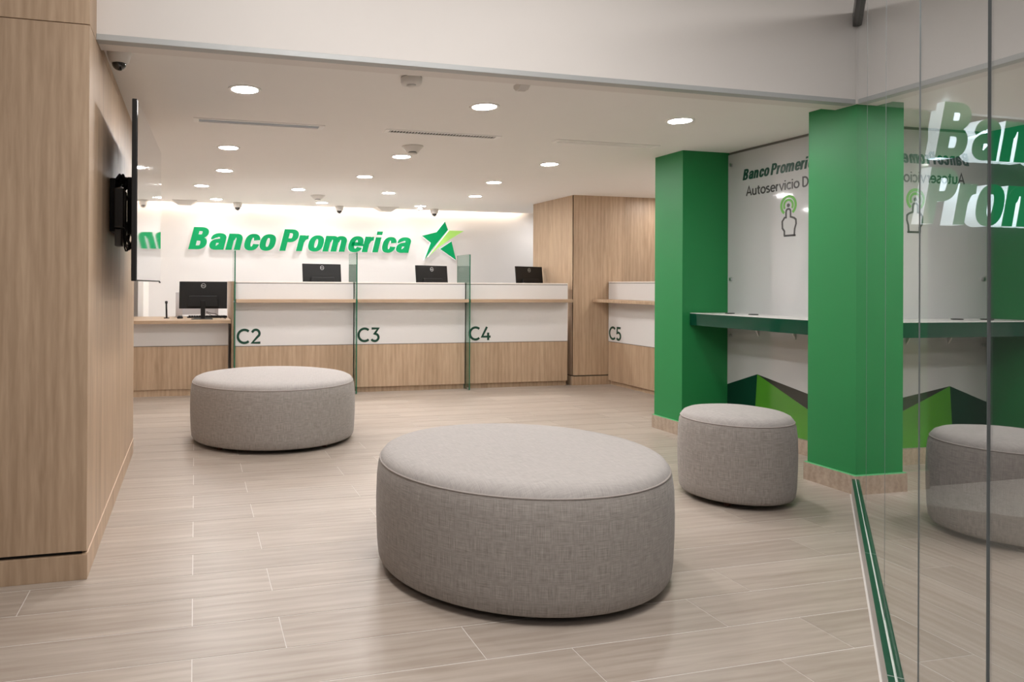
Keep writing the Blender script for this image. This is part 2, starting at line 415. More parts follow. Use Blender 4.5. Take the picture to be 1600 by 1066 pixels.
# ------------------------------------------------------------------ stroke lettering
def arc(cx, cy, rx, ry, a0, a1, n=14, e=2.0):
    out = []
    for i in range(n + 1):
        a = math.radians(a0 + (a1 - a0) * i / n); c_, s_ = math.cos(a), math.sin(a)
        out.append((cx + rx * math.copysign(abs(c_) ** (2 / e), c_), cy + ry * math.copysign(abs(s_) ** (2 / e), s_)))
    return out
def ribbon(mb, pts, wx, wy, fn, closed=False, mi_face=0, mi_side=0, ext0=0.0, ext1=0.0):
    pts = [Vector(p) for p in pts]
    q = [pts[0]]
    for p in pts[1:]:
        if (p - q[-1]).length > 1e-5: q.append(p)
    if closed and (q[0] - q[-1]).length < 1e-5: q.pop()
    n = len(q); Lr, Rr = [], []
    for i in range(n):
        if closed: a, b_ = q[(i - 1) % n], q[(i + 1) % n]
        else: a, b_ = q[max(i - 1, 0)], q[min(i + 1, n - 1)]
        t1 = (q[i] - a).normalized() if (q[i] - a).length > 1e-9 else (b_ - q[i]).normalized()
        t2 = (b_ - q[i]).normalized() if (b_ - q[i]).length > 1e-9 else t1
        n1 = Vector((-t1.y, t1.x)); n2 = Vector((-t2.y, t2.x)); nn = n1 + n2
        if nn.length < 1e-6: nn = n1
        nn.normalize(); k = min(1.6, 1.0 / max(.3, nn.dot(n1)))
        off = Vector((nn.x * wx / 2, nn.y * wy / 2)) * k
        Lr.append(q[i] + off); Rr.append(q[i] - off)
    b = len(mb.v)
    for i in range(n): mb.v += [tuple(fn(Lr[i].x, Lr[i].y, 0)), tuple(fn(Rr[i].x, Rr[i].y, 0)), tuple(fn(Lr[i].x, Lr[i].y, 1)), tuple(fn(Rr[i].x, Rr[i].y, 1))]
    for i in range(n if closed else n - 1):
        j = (i + 1) % n; A, C_ = b + 4 * i, b + 4 * j
        mb.quad((A, A + 1, C_ + 1, C_), mi_face); mb.quad((A, C_, C_ + 2, A + 2), mi_side); mb.quad((A + 1, A + 3, C_ + 3, C_ + 1), mi_side); mb.quad((A + 2, C_ + 2, C_ + 3, A + 3), mi_side)
    if not closed:
        A = b; mb.quad((A, A + 2, A + 3, A + 1), mi_side); A = b + 4 * (n - 1); mb.quad((A, A + 1, A + 3, A + 2), mi_side)
# heavy condensed letters: (advance, [strokes])   cap height 1, x height .74, pen .24 x .165
SX, SY = .262, .182
h = SY / 2
def GL():
    g = {}
    top = .74 - h
    arch = lambda x0, x1: [(x0, .50)] + arc((x0 + x1) / 2 + .01, .44, (x1 - x0) / 2 - .01, top - .44, 165, 0, 10, 2.5) + [(x1, 0)]
    g['n'] = (.72, [[(.15, 0), (.15, .74)], arch(.17, .50)])
    g['m'] = (1.10, [[(.15, 0), (.15, .74)], arch(.17, .505), arch(.53, .87)])
    g['o'] = (.665, [arc(.335, .37, .20, .37 - h + .012, 90, 450, 32, 2.5) + ['closed']])
    g['c'] = (.655, [[(.515, .455)] + arc(.335, .37, .185, .37 - h + .012, 22, 338, 28, 2.5) + [(.515, .285)]])
    g['e'] = (.65, [[(.14, .375), (.53, .375)] + arc(.335, .40, .19, .34 - h + .012, 0, 180, 18, 2.5) + arc(.335, .36, .20, .36 - h + .012, 180, 336, 16, 2.5)])
    g['r'] = (.48, [[(.15, 0), (.15, .74)], [(.17, .42)] + arc(.42, .42, .25, .74 - h - .42, 170, 88, 8)])
    g['i'] = (.385, [[(.15, 0), (.15, .72)], [(.15, .83), (.15, 1.0)]])
    g['a'] = (.695, [[(.17, .505)] + arc(.335, .50, .18, .74 - h - .488, 175, 0, 12, 2.5) + [(.515, 0)],
                     [(.515, .43), (.36, .405)] + arc(.315, .24, .165, .155, 80, 280, 16, 2.3) + [(.40, .12), (.515, .24)]])
    g['B'] = (.80, [[(.15, 0), (.15, 1)], [(.15, 1 - h), (.36, 1 - h)] + arc(.36, .745, .19, .255 - h, 90, -90, 12, 2.3) + [(.15, .49 + h - .0)],
                    [(.15, .57 - h), (.37, .57 - h)] + arc(.37, .285, .20, .285 - h + .0, 90, -90, 12, 2.3) + [(.15, h)]])
    g['P'] = (.71, [[(.15, 0), (.15, 1)], [(.15, 1 - h), (.36, 1 - h)] + arc(.36, .70, .20, .30 - h, 90, -90, 12, 2.3) + [(.15, .40 + h)]])
    g[' '] = (.22, [])
    return g
HEAVY = GL()
def heavy_word(word, H, fn3, parent, mats, depth, name='letter', shear=.233, mi=(0, 1)):
    """fn3(u, v, d): metres along the baseline, up, and out from the wall"""
    x = 0.0
    for chh in word:
        adv, strokes = HEAVY[chh]
        if strokes:
            mb = MB()
            for si, st in enumerate(strokes):
                closed = st[-1] == 'closed'; st = st[:-1] if closed else st
                dd = depth + .00025 * si
                fn = lambda u, v, k, dd=dd: fn3((x + u + shear * v) * H, v * H, dd if k == 0 else 0.0)
                ribbon(mb, st, SX, SY, fn, closed, mi[0], mi[1])
            o3 = fn3(x * H, 0, 0)
            mb.build(name, mats, parent, org=o3)
        x += adv
    return x * H
# light sans letters, cap height 1, x height .70
def LT():
    g = {}; X = .70
    g['A'] = (.78, [[(.03, 0), (.36, .98), (.69, 0)], [(.14, .32), (.58, .32)]])
    g['u'] = (.66, [[(.10, X), (.10, .22)] + arc(.31, .25, .21, .20, 180, 360, 10) + [(.52, X)], [(.52, .3), (.52, 0)]])
    g['t'] = (.46, [[(.20, .90), (.20, .2)] + arc(.34, .2, .14, .15, 180, 285, 6), [(.04, X - .05), (.40, X - .05)]])
    g['o'] = (.70, [arc(.34, .35, .27, .30, 0, 360, 24) + ['closed']])
    g['s'] = (.56, [arc(.27, .50, .19, .15, 40, 200, 9) + [(.2, .40), (.34, .33)] + arc(.27, .19, .20, .14, 40, -145, 10)])
    g['e'] = (.68, [[(.08, .36), (.59, .36)] + arc(.335, .36, .255, .29, 0, 180, 12) + arc(.335, .35, .26, .30, 180, 315, 10)])
    g['r'] = (.44, [[(.10, 0), (.10, X)], [(.10, .40)] + arc(.34, .38, .24, .27, 170, 95, 6)])
    g['v'] = (.60, [[(.03, X), (.29, .03), (.55, X)]])
    g['i'] = (.26, [[(.11, 0), (.11, X)], [(.11, .84), (.11, .96)]])
    g['c'] = (.60, [arc(.34, .35, .26, .30, 45, 315, 20)])
    g['D'] = (.80, [[(.12, .05), (.12, .95), (.30, .95)] + arc(.30, .50, .38, .45, 90, -90, 16) + [(.12, .05)]])
    g['g'] = (.68, [arc(.32, .37, .24, .28, 0, 360, 22) + ['closed'], [(.56, X), (.56, -.02)] + arc(.32, -.02, .24, .20, 0, -150, 10)])
    g['a'] = (.64, [[(.10, .58)] + arc(.30, .42, .22, .23, 130, 0, 8) + [(.52, 0)], arc(.29, .20, .20, .16, 60, 300, 12) + [(.50, .12)], [(.36, .38), (.52, .38)]])
    g['l'] = (.26, [[(.11, 0), (.11, 1.02)]])
    g[' '] = (.26, [])
    g['C'] = (.92, [arc(.50, .5, .43, .435, 48, 312, 30)])
    g['2'] = (.72, [[(.08, .76)] + arc(.33, .68, .245, .255, 150, -30, 14) + [(.50, .52), (.10, .065), (.64, .065)]])
    g['3'] = (.72, [[(.08, .935), (.56, .935), (.30, .58)] + arc(.31, .315, .27, .255, 85, -150, 18)])
    g['4'] = (.80, [[(.75, .26), (.09, .26), (.46, .97)], [(.56, .55), (.56, 0)]])
    g['5'] = (.72, [[(.58, .935), (.17, .935), (.13, .54)] + arc(.31, .325, .27, .265, 105, -145, 18)])
    return g
LIGHT = LT()
def light_word(mb, word, H, fn3, w=.13, depth=.001, mi=0, x0=0.0, cond=1.0):
    x = x0
    for chh in word:
        adv, strokes = LIGHT[chh]
        for si, st in enumerate(strokes):
            closed = st[-1] == 'closed'; st = st[:-1] if closed else st
            dd = depth + .00012 * si
            ribbon(mb, st, w, w, lambda u, v, k, dd=dd: fn3((x + u) * H * cond, v * H, dd if k == 0 else 0.0), closed, mi, mi)
        x += adv
    return x * H * cond

# ------------------------------------------------------------------ ottomans
def ottoman(label, x, y, r):
    t = thing('ottoman', label, 'ottoman', (x, y, 0), 'round grey fabric ottomans')
    base = MB().lathe([(0, .035), (r - .05, .035), (r - .05, .05), (0, .05)], n=72, sm=False); base.build('base_board', M_dark, t)
    pr = [(r - .035, .030), (r - .018, .034), (r - .009, .05), (r - .004, .10), (r, .20), (r + .001, .28), (r - .002, .38), (r - .008, .43), (r - .016, .449)]
    MB().lathe(pr, n=128, weave=True).build('upholstered_side', M_fab_shaded, t)
    tp = [(r - .016, .449), (r - .020, .462), (r - .032, .477), (r - .055, .488), (r - .10, .495), (r * .6, .500), (r * .3, .503), (.0, .504)]
    MB().lathe(tp, n=128).build('top_cushion', M_fab_lit, t)
    cu = t.children
    pp = [(r - .0155 + .0035 * math.cos(a), .450 + .0035 * math.sin(a)) for a in [2 * math.pi * k / 8 for k in range(9)]]
    MB().lathe(pp, n=128).build('piping', M_pip, t)
    for k in range(4):
        a = math.radians(38 + 90 * k); fx, fy = (r - .10) * math.cos(a), (r - .10) * math.sin(a)
        MB().lathe([(0, 0), (.019, 0), (.024, .036), (0, .036)], (fx, fy), n=16, sm=False).build('foot', M_foot, t)
    return t
# planar weave coordinates for the tops
def plan_uv(o):
    me = o.data; uvl = me.uv_layers.get('weave') or me.uv_layers.new(name='weave')
    for p in me.polygons:
        for li in p.loop_indices:
            co = me.vertices[me.loops[li].vertex_index].co; uvl.data[li].uv = (co.x, co.y)
ott = [ottoman('largest-looking round grey ottoman in the middle foreground of the floor', 1.373, 2.869, .624),
       ottoman('wide round grey ottoman standing before the counter marked C2, at the left', .603, 5.655, .635),
       ottoman('small narrow round grey ottoman standing beside the green niche', 2.997, 3.458, .308)]
for o in bpy.data.objects:
    if o.name.startswith('top_cushion'): plan_uv(o)

# ------------------------------------------------------------------ teller counters
def number(t, txt, fn3, H):
    mb = MB(); light_word(mb, txt, H, fn3, .16, .002)
    o = mb.build('station_number', M_num, t); return o
def counter(label, xa, xb, txt, tx, ledge_x1=None):
    t = thing('teller_counter', label, 'counter', (xa, YC, 0), 'tall teller counters in the row')
    w = xb - xa
    B(0, w, .035, .06, 0, .058).build('kick_plate', M_oak, t)
    B(0, w, 0, .02, .060, .530).build('lower_panel', M_oak, t, org=(w / 2, 0, .3), bev=.001)
    B(0, w, .004, .02, .530, .536).build('shadow_gap', M_dark, t)
    fp = B(0, w, 0, .02, .536, 1.000).build('front_panel', M_lam, t)
    B(0, w, 0, .02, 1.037, 1.204).build('upper_panel', M_lam, t)
    B(0, w, .012, .13, 1.204, 1.210).build('cap_shadow_gap', M_dark, t)
    B(0, w, -.004, .15, 1.210, 1.226).build('top_cap', M_cap, t, bev=.002)
    B(0, (w if ledge_x1 is None else ledge_x1 - xa), -.125, .02, 1.0005, 1.0365).build('ledge', M_oak_h, t, org=(w / 2, -.1, 1.0), bev=.002)
    B(0, w, .02, .13, .0585, 1.204).build('carcass', M_lam, t)
    wt = MB().box(xa, xb, YC + .14, YC + .95, .71, .74).box(xa, xa + .02, YC + .14, YC + .93, 0, .71).box(xb - .02, xb, YC + .14, YC + .93, 0, .71)
    struct(wt.build('trim_%d' % (6 + len([o for o in bpy.data.objects if o.name.startswith('teller_counter')])), M_lam))  # worktop desk behind the counter, carrying its monitor
    number(fp, txt, lambda u, v, d: (tx + u, -.0005 - d, .559 + v), .16)
    return t
cts = [counter('teller counter numbered C2, behind the wide left ottoman', .415, 1.698, 'C2', .016),
       counter('teller counter numbered C3, in the middle of the row', 1.720, 3.016, 'C3', .027),
       counter('teller counter numbered C4, ending at the oak column', 3.038, 4.328, 'C4', .029)]
ep = thing('end_panel', 'narrow tall oak end panel beside the right end of the low service desk', 'panel', (.381, YC + .02, 0))
B(0, .014, 0, 1.13, 0, 1.20).build('board', M_oak, ep, bev=.001)
B(-.001, .0142, -.001, 1.131, 1.20, 1.226).build('top_edge', M_oak, ep)
# C5 turned along the right-hand side
XF = 4.875
t = thing('teller_counter', 'teller counter numbered C5, set at a right angle beyond the oak column', 'counter', (XF, YC, 0), 'tall teller counters in the row')
d5 = -1.75; Y5 = -.008
B(.03, .055, d5, Y5, 0, .048).build('kick_plate', M_oak, t)
B(0, .02, d5, Y5, .050, .520).build('lower_panel', M_oak, t, org=(0, -.8, .3), bev=.001)
B(.004, .02, d5, Y5, .520, .526).build('shadow_gap', M_dark, t)
fp = B(0, .02, d5, Y5, .526, 1.000).build('front_panel', M_lam, t)
B(0, .02, d5, Y5, 1.037, 1.228).build('upper_panel', M_lam, t)
B(.012, .13, d5, Y5, 1.228, 1.233).build('cap_shadow_gap', M_dark, t)
B(-.004, .15, d5, Y5, 1.233, 1.249).build('top_cap', M_cap, t, bev=.002)
B(-.215, .02, d5, Y5, 1.0005, 1.0365).build('ledge', M_oak_h, t, org=(-.1, -.8, 1.0), bev=.002)
B(.02, .13, d5, Y5, .0505, 1.228).build('carcass', M_lam, t)
mb = MB(); light_word(mb, 'C5', .16, lambda u, v, d: (-.0005 - d, -.025 - u, .548 + v), .16, .002); mb.build('station_number', M_num, fp)

# low customer desk at the left of the row
YD = 7.93
t = thing('service_desk', 'low oak-topped service desk left of counter C2', 'desk', (-1.2, YD, 0))
B(0, 1.572, -.13, .85, .776, .811).build('desk_top', M_oak_h, t, org=(.8, 0, .79), bev=.002)
B(0, 1.55, 0, .02, .535, .776).build('front_panel', M_lam, t)
B(0, 1.55, .004, .02, .529, .535).build('shadow_gap', M_dark, t)
B(0, 1.55, 0, .02, .072, .529).build('lower_panel', M_oak, t, org=(.7, 0, .3))
B(0, 1.55, .012, .04, 0, .070).build('kick_plate', M_oak, t)
B(0, .02, .02, .83, 0, .776).build('side_panel', M_lam, t)
B(1.53, 1.55, .02, .83, 0, .776).build('side_panel', M_lam, t)

# glass dividers
for x, ttl in ((.403, 'green-edged glass divider at the left end of counter C2'), (1.709, 'green-edged glass divider between counters C2 and C3'), (3.027, 'green-edged glass divider between counters C3 and C4')):
    t = thing('glass_divider', ttl, 'glass panel', (x, 7.637, 0), 'glass dividers between the teller counters')
    mb = MB(); mb.box(-.006, .006, 0, .40, .004, 1.548)
    for i, f in enumerate(mb.f): mb.mi[i] = 0
    mb.mi[1] = 1; mb.mi[2] = 1; mb.mi[4] = 1
    mb.build('pane', [M_div, M_divedge], t)
    B(-.009, .009, .02, .06, 0, .03).build('foot_clamp', M_metal, t, bev=.002)
    if x < 1: B(-.015, .008, .0, .02, 1.005, 1.02).build('edge_clip', M_metal, t, bev=.002)

# ------------------------------------------------------------------ monitors and desk gear
def monitor(label, left, th, top, base_z, group, stand=True):
    w, hh = .515, .298
    ux = Vector((math.cos(th), math.sin(th), 0)); c0 = Vector(left) + ux * w / 2
    t = thing('monitor', label, 'monitor', (c0.x, c0.y, base_z), group, th)
    zt = top - base_z; zb = zt - hh
    # local: -Y faces the customers (the back of the monitor)
    lean = .03
    mb = MB()
    f = [(-w / 2, zb), (w / 2, zb), (w / 2, zt), (-w / 2, zt)]
    mb.prism(f, lambda x, z, k: (x, (z - zb) * lean / hh + (0 if k == 0 else .012), z))
    dh = mb.build('display_housing', M_black, t, bev=.003)
    mb = MB(); q = [(-w / 2 + .012, zb + .012), (w / 2 - .012, zb + .012), (w / 2 - .012, zt - .012), (-w / 2 + .012, zt - .012)]
    mb.prism(q, lambda x, z, k: (x, (z - zb) * lean / hh + .0122 + .001 * (1 - k), z)); mb.build('screen', M_screen, dh)
    mb = MB(); b = [(-.17, zb + .02), (.17, zb + .02), (.15, zb + .14), (-.15, zb + .14)]
    mb.prism(b, lambda x, z, k: (x, (z - zb) * lean / hh - .022 * (1 - k), z)); mb.build('rear_bulge', M_black, dh, bev=.006)
    # logo ring with lettering
    lz = zt - .046; ly = lambda z: (z - zb) * lean / hh
    mb = MB(); fn = lambda u, v, k: (u, ly(lz + v) - (.0008 if k == 0 else -.0002), lz + v)
    ribbon(mb, arc(0, 0, .0235, .0235, 0, 360, 28), .0045, .0045, fn, True)
    s_ = .0115
    def st(pts, dx): ribbon(mb, [(dx + a * s_, (b - .5) * s_) for a, b in pts], .0024, .0022, fn)
    st([(0, 0), (0, 1), (.45, .95), (.7, .5), (.45, .05), (0, .05)], -.0185)
    st([(.75, 1), (0, .75), (.7, .5), (0, .25), (.75, 0)], -.0085)
    st([(0, 1), (0, .05), (.6, .05)], .0025); st([(0, 1), (0, .05), (.6, .05)], .0115)
    mb.build('logo', M_logo, dh)
    # stand
    B(-.024, .024, -.035, -.008, .006, zb + .09).build('stand_neck', M_black, t, bev=.004)
    mb = MB(); mb.prism([(-.115, -.12), (.115, -.12), (.09, .08), (-.09, .08)], lambda x, y, k: (x, y, .008 if k == 0 else 0)); mb.build('stand_foot', M_black, t, bev=.002)
    return t
MG = 'black computer monitors seen from behind'
monitor('black computer monitor standing on the low service desk, whole back visible', (-.170, 8.15, 0), math.radians(-5.75), 1.222, .811, MG)
monitor('black monitor showing above counter C2', (1.237, 8.42, 0), math.radians(17), 1.444, .74, MG)
monitor('black monitor showing above counter C3, under the star of the sign', (2.598, 8.28, 0), math.radians(22.75), 1.437, .74, MG)
monitor('black monitor showing above counter C4, beside the oak column', (3.913, 8.28, 0), math.radians(23.5), 1.44, .74, MG)
t = thing('keyboard', 'black keyboard lying behind the monitor on the low service desk', 'keyboard', (.135, 8.42, .811))
mb = MB(); mb.prism([(-.22, 0), (.22, 0), (.22, .022), (-.22, .014)], lambda y, z, k: (y, -.065 + .13 * k, z)); mb.build('body', M_black, t, bev=.002)
mb = MB()
for r_ in range(5):
    for k in range(15): mb.box(-.205 + .0273 * k, -.205 + .0273 * k + .023, -.055 + .022 * r_, -.037 + .022 * r_, .012, .025)
o = mb.build('keys', M_blackg, t); o['kind'] = 'stuff'
t = thing('computer_mouse', 'dark computer mouse at the left of the monitor on the service desk', 'mouse', (-.16, 8.24, .811))
MB().lathe([(.0, 0), (.030, 0), (.034, .010), (.028, .024), (.014, .033), (0, .035)], n=20).build('body', M_black, t)
MB().lathe([(0, .030), (.012, .031), (.012, .034), (0, .036)], n=12).build('wheel', M_grey, t)
t = thing('pole_stand', 'slim black upright rod standing on the service desk', 'rod', (-.305, 8.3, .811))
MB().lathe([(0, 0), (.03, 0), (.03, .008), (.0, .008)], n=20, sm=False).build('foot', M_black, t)
MB().tube([(0, 0, .008), (-.004, 0, .17)], .010, 10).build('rod', M_black, t)
MB().lathe([(0, .165), (.014, .165), (.015, .19), (0, .195)], (-.004, 0), n=14).build('head', M_black, t)
t = thing('device_cabinet', 'pale grey box-shaped device half hidden behind the desk monitor', 'office device', (.02, 8.62, .811))
B(-.235, -.16, -.08, .10, 0, .29).build('body', M_grey, t, bev=.006); B(-.16, .21, -.02, .10, .03, .12).build('tray', M_grey, t, bev=.004)
B(.21, .245, -.03, .10, 0, .16).build('side_plate', M_grey, t, bev=.004)
t = thing('cable', 'thin black cable looping from the desk monitor stand', 'cable', (.12, 8.12, .811))
MB().tube([(0, .02, .08), (.05, .03, .06), (.10, .03, .055), (.14, .04, .03), (.18, .05, .012), (.2, .0, .006), (.21, -.05, .004)], .0035, 6).build('cord', M_black, t)
MB().tube([(.0, .02, .07), (.06, .02, .035), (.12, .03, .03), (.16, .02, .006)], .003, 6).build('cord', M_black, t)

# ------------------------------------------------------------------ wall sign with lit letters
YW = 10.05
sg = thing('wall_sign', 'large lit green lettering and star on the back wall', 'sign', (-.115, YW, 1.66))
H1 = .302
fn = lambda u, v, d: (u, -.03 - d, v)
e1 = heavy_word('Banco Promerica', H1, lambda u, v, d: (u * 1.075 + .014, -.04 - d, v), sg, [M_letter, M_letter_w], .045)
# star
SO = (3.115 + .115, 0)
def star_piece(pts, mm):
    c0 = (3.508, 1.85)
    mb = MB()
    mb.prism([((x - 640) / 100.0, (460 - y) / 100.0) for x, y in pts], lambda u, v, k: (star_x0 + u * sc_px, -.04 - (.045 if k == 0 else 0), star_z0 + v * sc_pz), 0, 1)
    return mb.build('star_piece', [mm, M_letter_w], sg, org=(star_x0, 0, star_z0))
# pixel (640..740, 320..460) -> metres on the wall
star_x0 = 3.062 + .115; sc_px = (3.800 - 3.154) / (719 - 654) * 100; sc_pz = (2.126 - 1.566) / (406 - 347) * 100
star_z0 = 1.566 - 1.66 - (460 - 406) / 100 * sc_pz
z_ = lambda a, b: (640 + a / 7.61, 320 + b / 7.61)
star_piece([z_(375, 200), z_(412, 298), z_(240, 510), z_(132, 660), z_(207, 455), z_(105, 375), z_(275, 328)], M_letter)
star_piece([z_(425, 305), z_(602, 307), z_(440, 408), z_(290, 515), z_(175, 625)], M_letter_l)
star_piece([z_(455, 432), z_(510, 655), z_(318, 525)], M_letter)

# ------------------------------------------------------------------ shopfront letters outside the glass
sf = thing('shopfront_sign', 'large white-sided green letters outside the glass wall', 'sign', (4.0, 3.35, 1.55))
HS = .335
heavy_word('Banc', HS, lambda u, v, d: (.215 + u, -.012 - d, .418 + v), sf, [M_sletter, M_sletter_w], .075)
heavy_word('Prom', HS, lambda u, v, d: (.115 + u, -.012 - d, .025 + v), sf, [M_sletter, M_sletter_w], .075)

# ------------------------------------------------------------------ self-service niche
kp = thing('wall_panel', 'glossy white self-service panel with printed lettering in the green niche', 'panel', (XK, 4.954, 0))
fk = lambda y, z, d: (-d, y - 4.954, z)       # world y, z
B(-.004, .012, 3.66 - 4.954, -.001, .110, 2.270).build('panel_sheet', M_panel, kp)
B(.006, .0125, 3.66 - 4.954, -.001, 2.270, 2.29).build('shadow_gap', P('grey_gap', (.16, .15, .14), .6), kp)
def graphic(pts, mm, d, nm='graphic'):
    mb = MB(); mb.prism(pts, lambda y, z, k: fk(y, z, .0042 + (d if k == 0 else 0))); return mb.build(nm, mm, kp)
ap = (4.632, .522)
graphic([(4.952, .404), ap, (4.662, .112), (4.952, .112)], M_gdark, .0006)
graphic([ap, (3.662, .016 + .112), (3.662, .112), (4.662, .112)], M_glime, .0006)
graphic([ap, (3.662, .355), (3.662, .130)], M_ggrey, .0008)
heavy_word('Banco Promerica', .086, lambda u, v, d: fk(4.794 - u * .88, 2.042 + v, .0042 + d), kp, [M_txt_g], .0009, name='lettering', mi=(0, 0))
mb = MB(); light_word(mb, 'Autoservicio Digital', .074, lambda u, v, d: fk(4.753 - u, 1.914 + v, .0042 + d), .16, .0008, cond=1.04); mb.build('lettering', M_txt_k, kp)
# touch symbol: two rings, a dot and a pointing hand
cyk, czk = 4.338, 1.797
mb = MB(); fnk = lambda u, v, k: fk(cyk - u, czk + v, .0042 + (.0008 if k == 0 else 0))
ribbon(mb, arc(0, 0, .066, .066, -55, 235, 30), .020, .020, fnk); ribbon(mb, arc(0, 0, .040, .040, -35, 215, 24), .017, .017, fnk); mb.build('symbol_rings', M_ring, kp)
mb = MB(); mb.prism([(.014 * math.cos(2 * math.pi * k / 16), .014 * math.sin(2 * math.pi * k / 16)) for k in range(16)], fnk)
hand = [(-.036, -.222), (-.036, -.188), (-.054, -.165), (-.056, -.115), (-.034, -.088), (-.021, -.088), (-.021, -.05)] + arc(0, -.044, .020, .018, 180, 0, 8) + [(.020, -.085), (.052, -.096), (.068, -.108), (.070, -.140), (.058, -.175), (.054, -.222), (.066, -.222)]
ribbon(mb, hand, .014, .014, fnk); ribbon(mb, [(.060, -.222), (-.041, -.222)], .014, .014, fnk); mb.build('pointing_hand_symbol', M_txt_k, kp)
for y, z in ((4.911, 2.184), (4.912, 1.258), (4.914, .80), (3.72, 2.184), (3.72, 1.258), (3.72, .80)):
    mb = MB(); b0 = fk(y, z, .004)
    pts = [(.013 * math.cos(2 * math.pi * k / 14), .013 * math.sin(2 * math.pi * k / 14)) for k in range(14)]
    mb.prism(pts, lambda u, v, k: (b0[0] - (.018 if k == 0 else 0), b0[1] + u, b0[2] + v)); mb.build('standoff_screw', M_metal, kp, bev=.002)
# shelf
sh = thing('shelf', 'glossy dark green fronted shelf across the self-service niche', 'shelf', (XK - .004, 4.95, .9))
B(-.362, -.001, 3.665 - 4.95, 0, -.012, .082).build('apron', M_shelfg, sh, bev=.002)
B(-.360, -.001, 3.665 - 4.95, -.001, .0822, .086).build('top_surface', M_lam, sh)
for y in (4.62, 4.27, 3.92):
    mb = MB(); mb.prism([(-.001, -.012), (-.10, -.012), (-.03, -.03), (-.001, -.085)], lambda x, z, k: (x, y - 4.95 + (.006 if k == 0 else -.006), z)); mb.build('bracket', M_lam, sh)
for x, y in ((-.16, 4.74), (-.13, 4.53)):
    mb = MB(); MB().lathe([(0, .0861), (.034, .0861), (.034, .092), (.022, .092), (.020, .0885), (0, .0885)], (x, y - 4.95), n=28).build('grommet', M_black, sh)

# ------------------------------------------------------------------ television on its wall arm
ty0, ty1 = 3.45, 4.82; tx0, tx1 = -.262, -.219
th = math.atan2(tx1 - tx0, ty1 - ty0)
tc = Vector(((tx0 + tx1) / 2, (ty0 + ty1) / 2, 1.21)); Lt = math.hypot(ty1 - ty0, tx1 - tx0)
tv = thing('television', 'large wall-mounted television seen almost edge-on on the left oak wall', 'television', tc, None, -th)
hs = B(-.022, 0, -Lt / 2, Lt / 2, 0, .835).build('housing', M_black, tv, bev=.003)
B(.0002, .003, -Lt / 2 + .006, Lt / 2 - .006, .006, .829).build('screen', M_screen, hs)
B(.0002, .006, Lt / 2 - .10, Lt / 2 - .02, -.008, .0).build('sensor_strip', M_black, hs)
B(-.045, -.022, -.33, .33, .12, .55).build('rear_housing', M_black, tv, bev=.01)
mt = thing('television_mount', 'black articulated wall mount with tangled cables behind the television', 'mount', (XL, 4.05, 1.46))
B(.001, .03, -.22, .20, .0, .27).build('wall_plate', M_black, mt, bev=.004)
for z0 in (.05, .19):
    MB().tube([(.03, -.10, z0), (.085, -.02, z0), (.10, .10, z0)], .016, 8).build('arm', M_black, mt)
B(.070, .098, -.06, .16, .0, .30).build('tilt_bracket', M_black, mt, bev=.004)
MB().tube([(.05, .0, .24), (.10, .05, .30), (.115, .2, .32)], .010, 8).build('strut', M_black, mt)
B(.03, .075, -.30, -.12, .015, .21).build('media_box', M_blackg, mt, bev=.004)
B(.03, .06, -.26, -.16, -.075, .012).build('power_brick', P('grey_brick', (.12, .115, .11), .5), mt, bev=.004)
B(.034, .052, -.10, -.06, -.07, -.02).build('red_plug', M_red, mt, bev=.003)
for k in range(7):
    a = random.uniform(-.2, .1)
    pts = [(.05 + .01 * k % .05, a, .05), (.07, a + .06, -.02 - .012 * k), (.10, a + .14, -.07 + .01 * k), (.102, a + .20, .0 + .03 * k), (.104, a + .24, .08 + .02 * k)]
    sm_ = []
    P_ = [Vector(p) for p in pts]
    for i in range(len(P_) - 1):
        p0, p1, p2, p3 = P_[max(i - 1, 0)], P_[i], P_[i + 1], P_[min(i + 2, len(P_) - 1)]
        for j in range(5):
            s_ = j / 5
            sm_.append(.5 * ((2 * p1) + (p2 - p0) * s_ + (2 * p0 - 5 * p1 + 4 * p2 - p3) * s_ * s_ + (3 * p1 - p0 - 3 * p2 + p3) * s_ ** 3))
    sm_.append(P_[-1])
    MB().tube(sm_, .0045, 6).build('cable', M_black, mt)
for k in range(6):
    y = -.2 + .06 * k
    MB().tube([(.03 + .01 * (k % 3), y, .26), (.045 + .01 * (k % 3), y + .015, .29 + .008 * (k % 2)), (.06, y + .05, .27)], .009, 6).build('cable', M_black, mt)

# ------------------------------------------------------------------ ceiling fittings
M_dl2 = P('dimmed_downlight_diffuser', (.9, .9, .88), .5, emis=(1.0, .98, .965), es=DOWNLIGHT_STRENGTH * .5)
def downlight0(dm, lb):
    t = thing('downlight', lb, 'ceiling light', (0, 0, CZ), 'recessed round ceiling downlights')
    MB().lathe([(.072, -.0005), (.0915, -.0005), (.0925, -.003), (.090, -.006), (.074, -.006), (.072, -.0005)], n=40, sm=False).build('trim_ring', M_fix, t)
    MB().lathe([(0, -.0045), (.072, -.0045), (.072, -.0005), (0, -.0005)], n=40, sm=False).build('diffuser', dm, t)
    return t
rows = [(4.068, (.262, 1.700, 3.080), 'in the row nearest the bulkhead'), (5.845, (.252, 1.690, 3.072), 'in the second row, above the far ottoman'),
        (7.04, (.266, 1.650, 3.055), 'in the third row, just before the teller counters'), (8.205, (.062, 1.141, 2.215, 3.315), 'in the row right above the teller work area'),
        (9.455, (.256, 1.632, 3.008), 'in the last row by the back wall')]
proto = {}
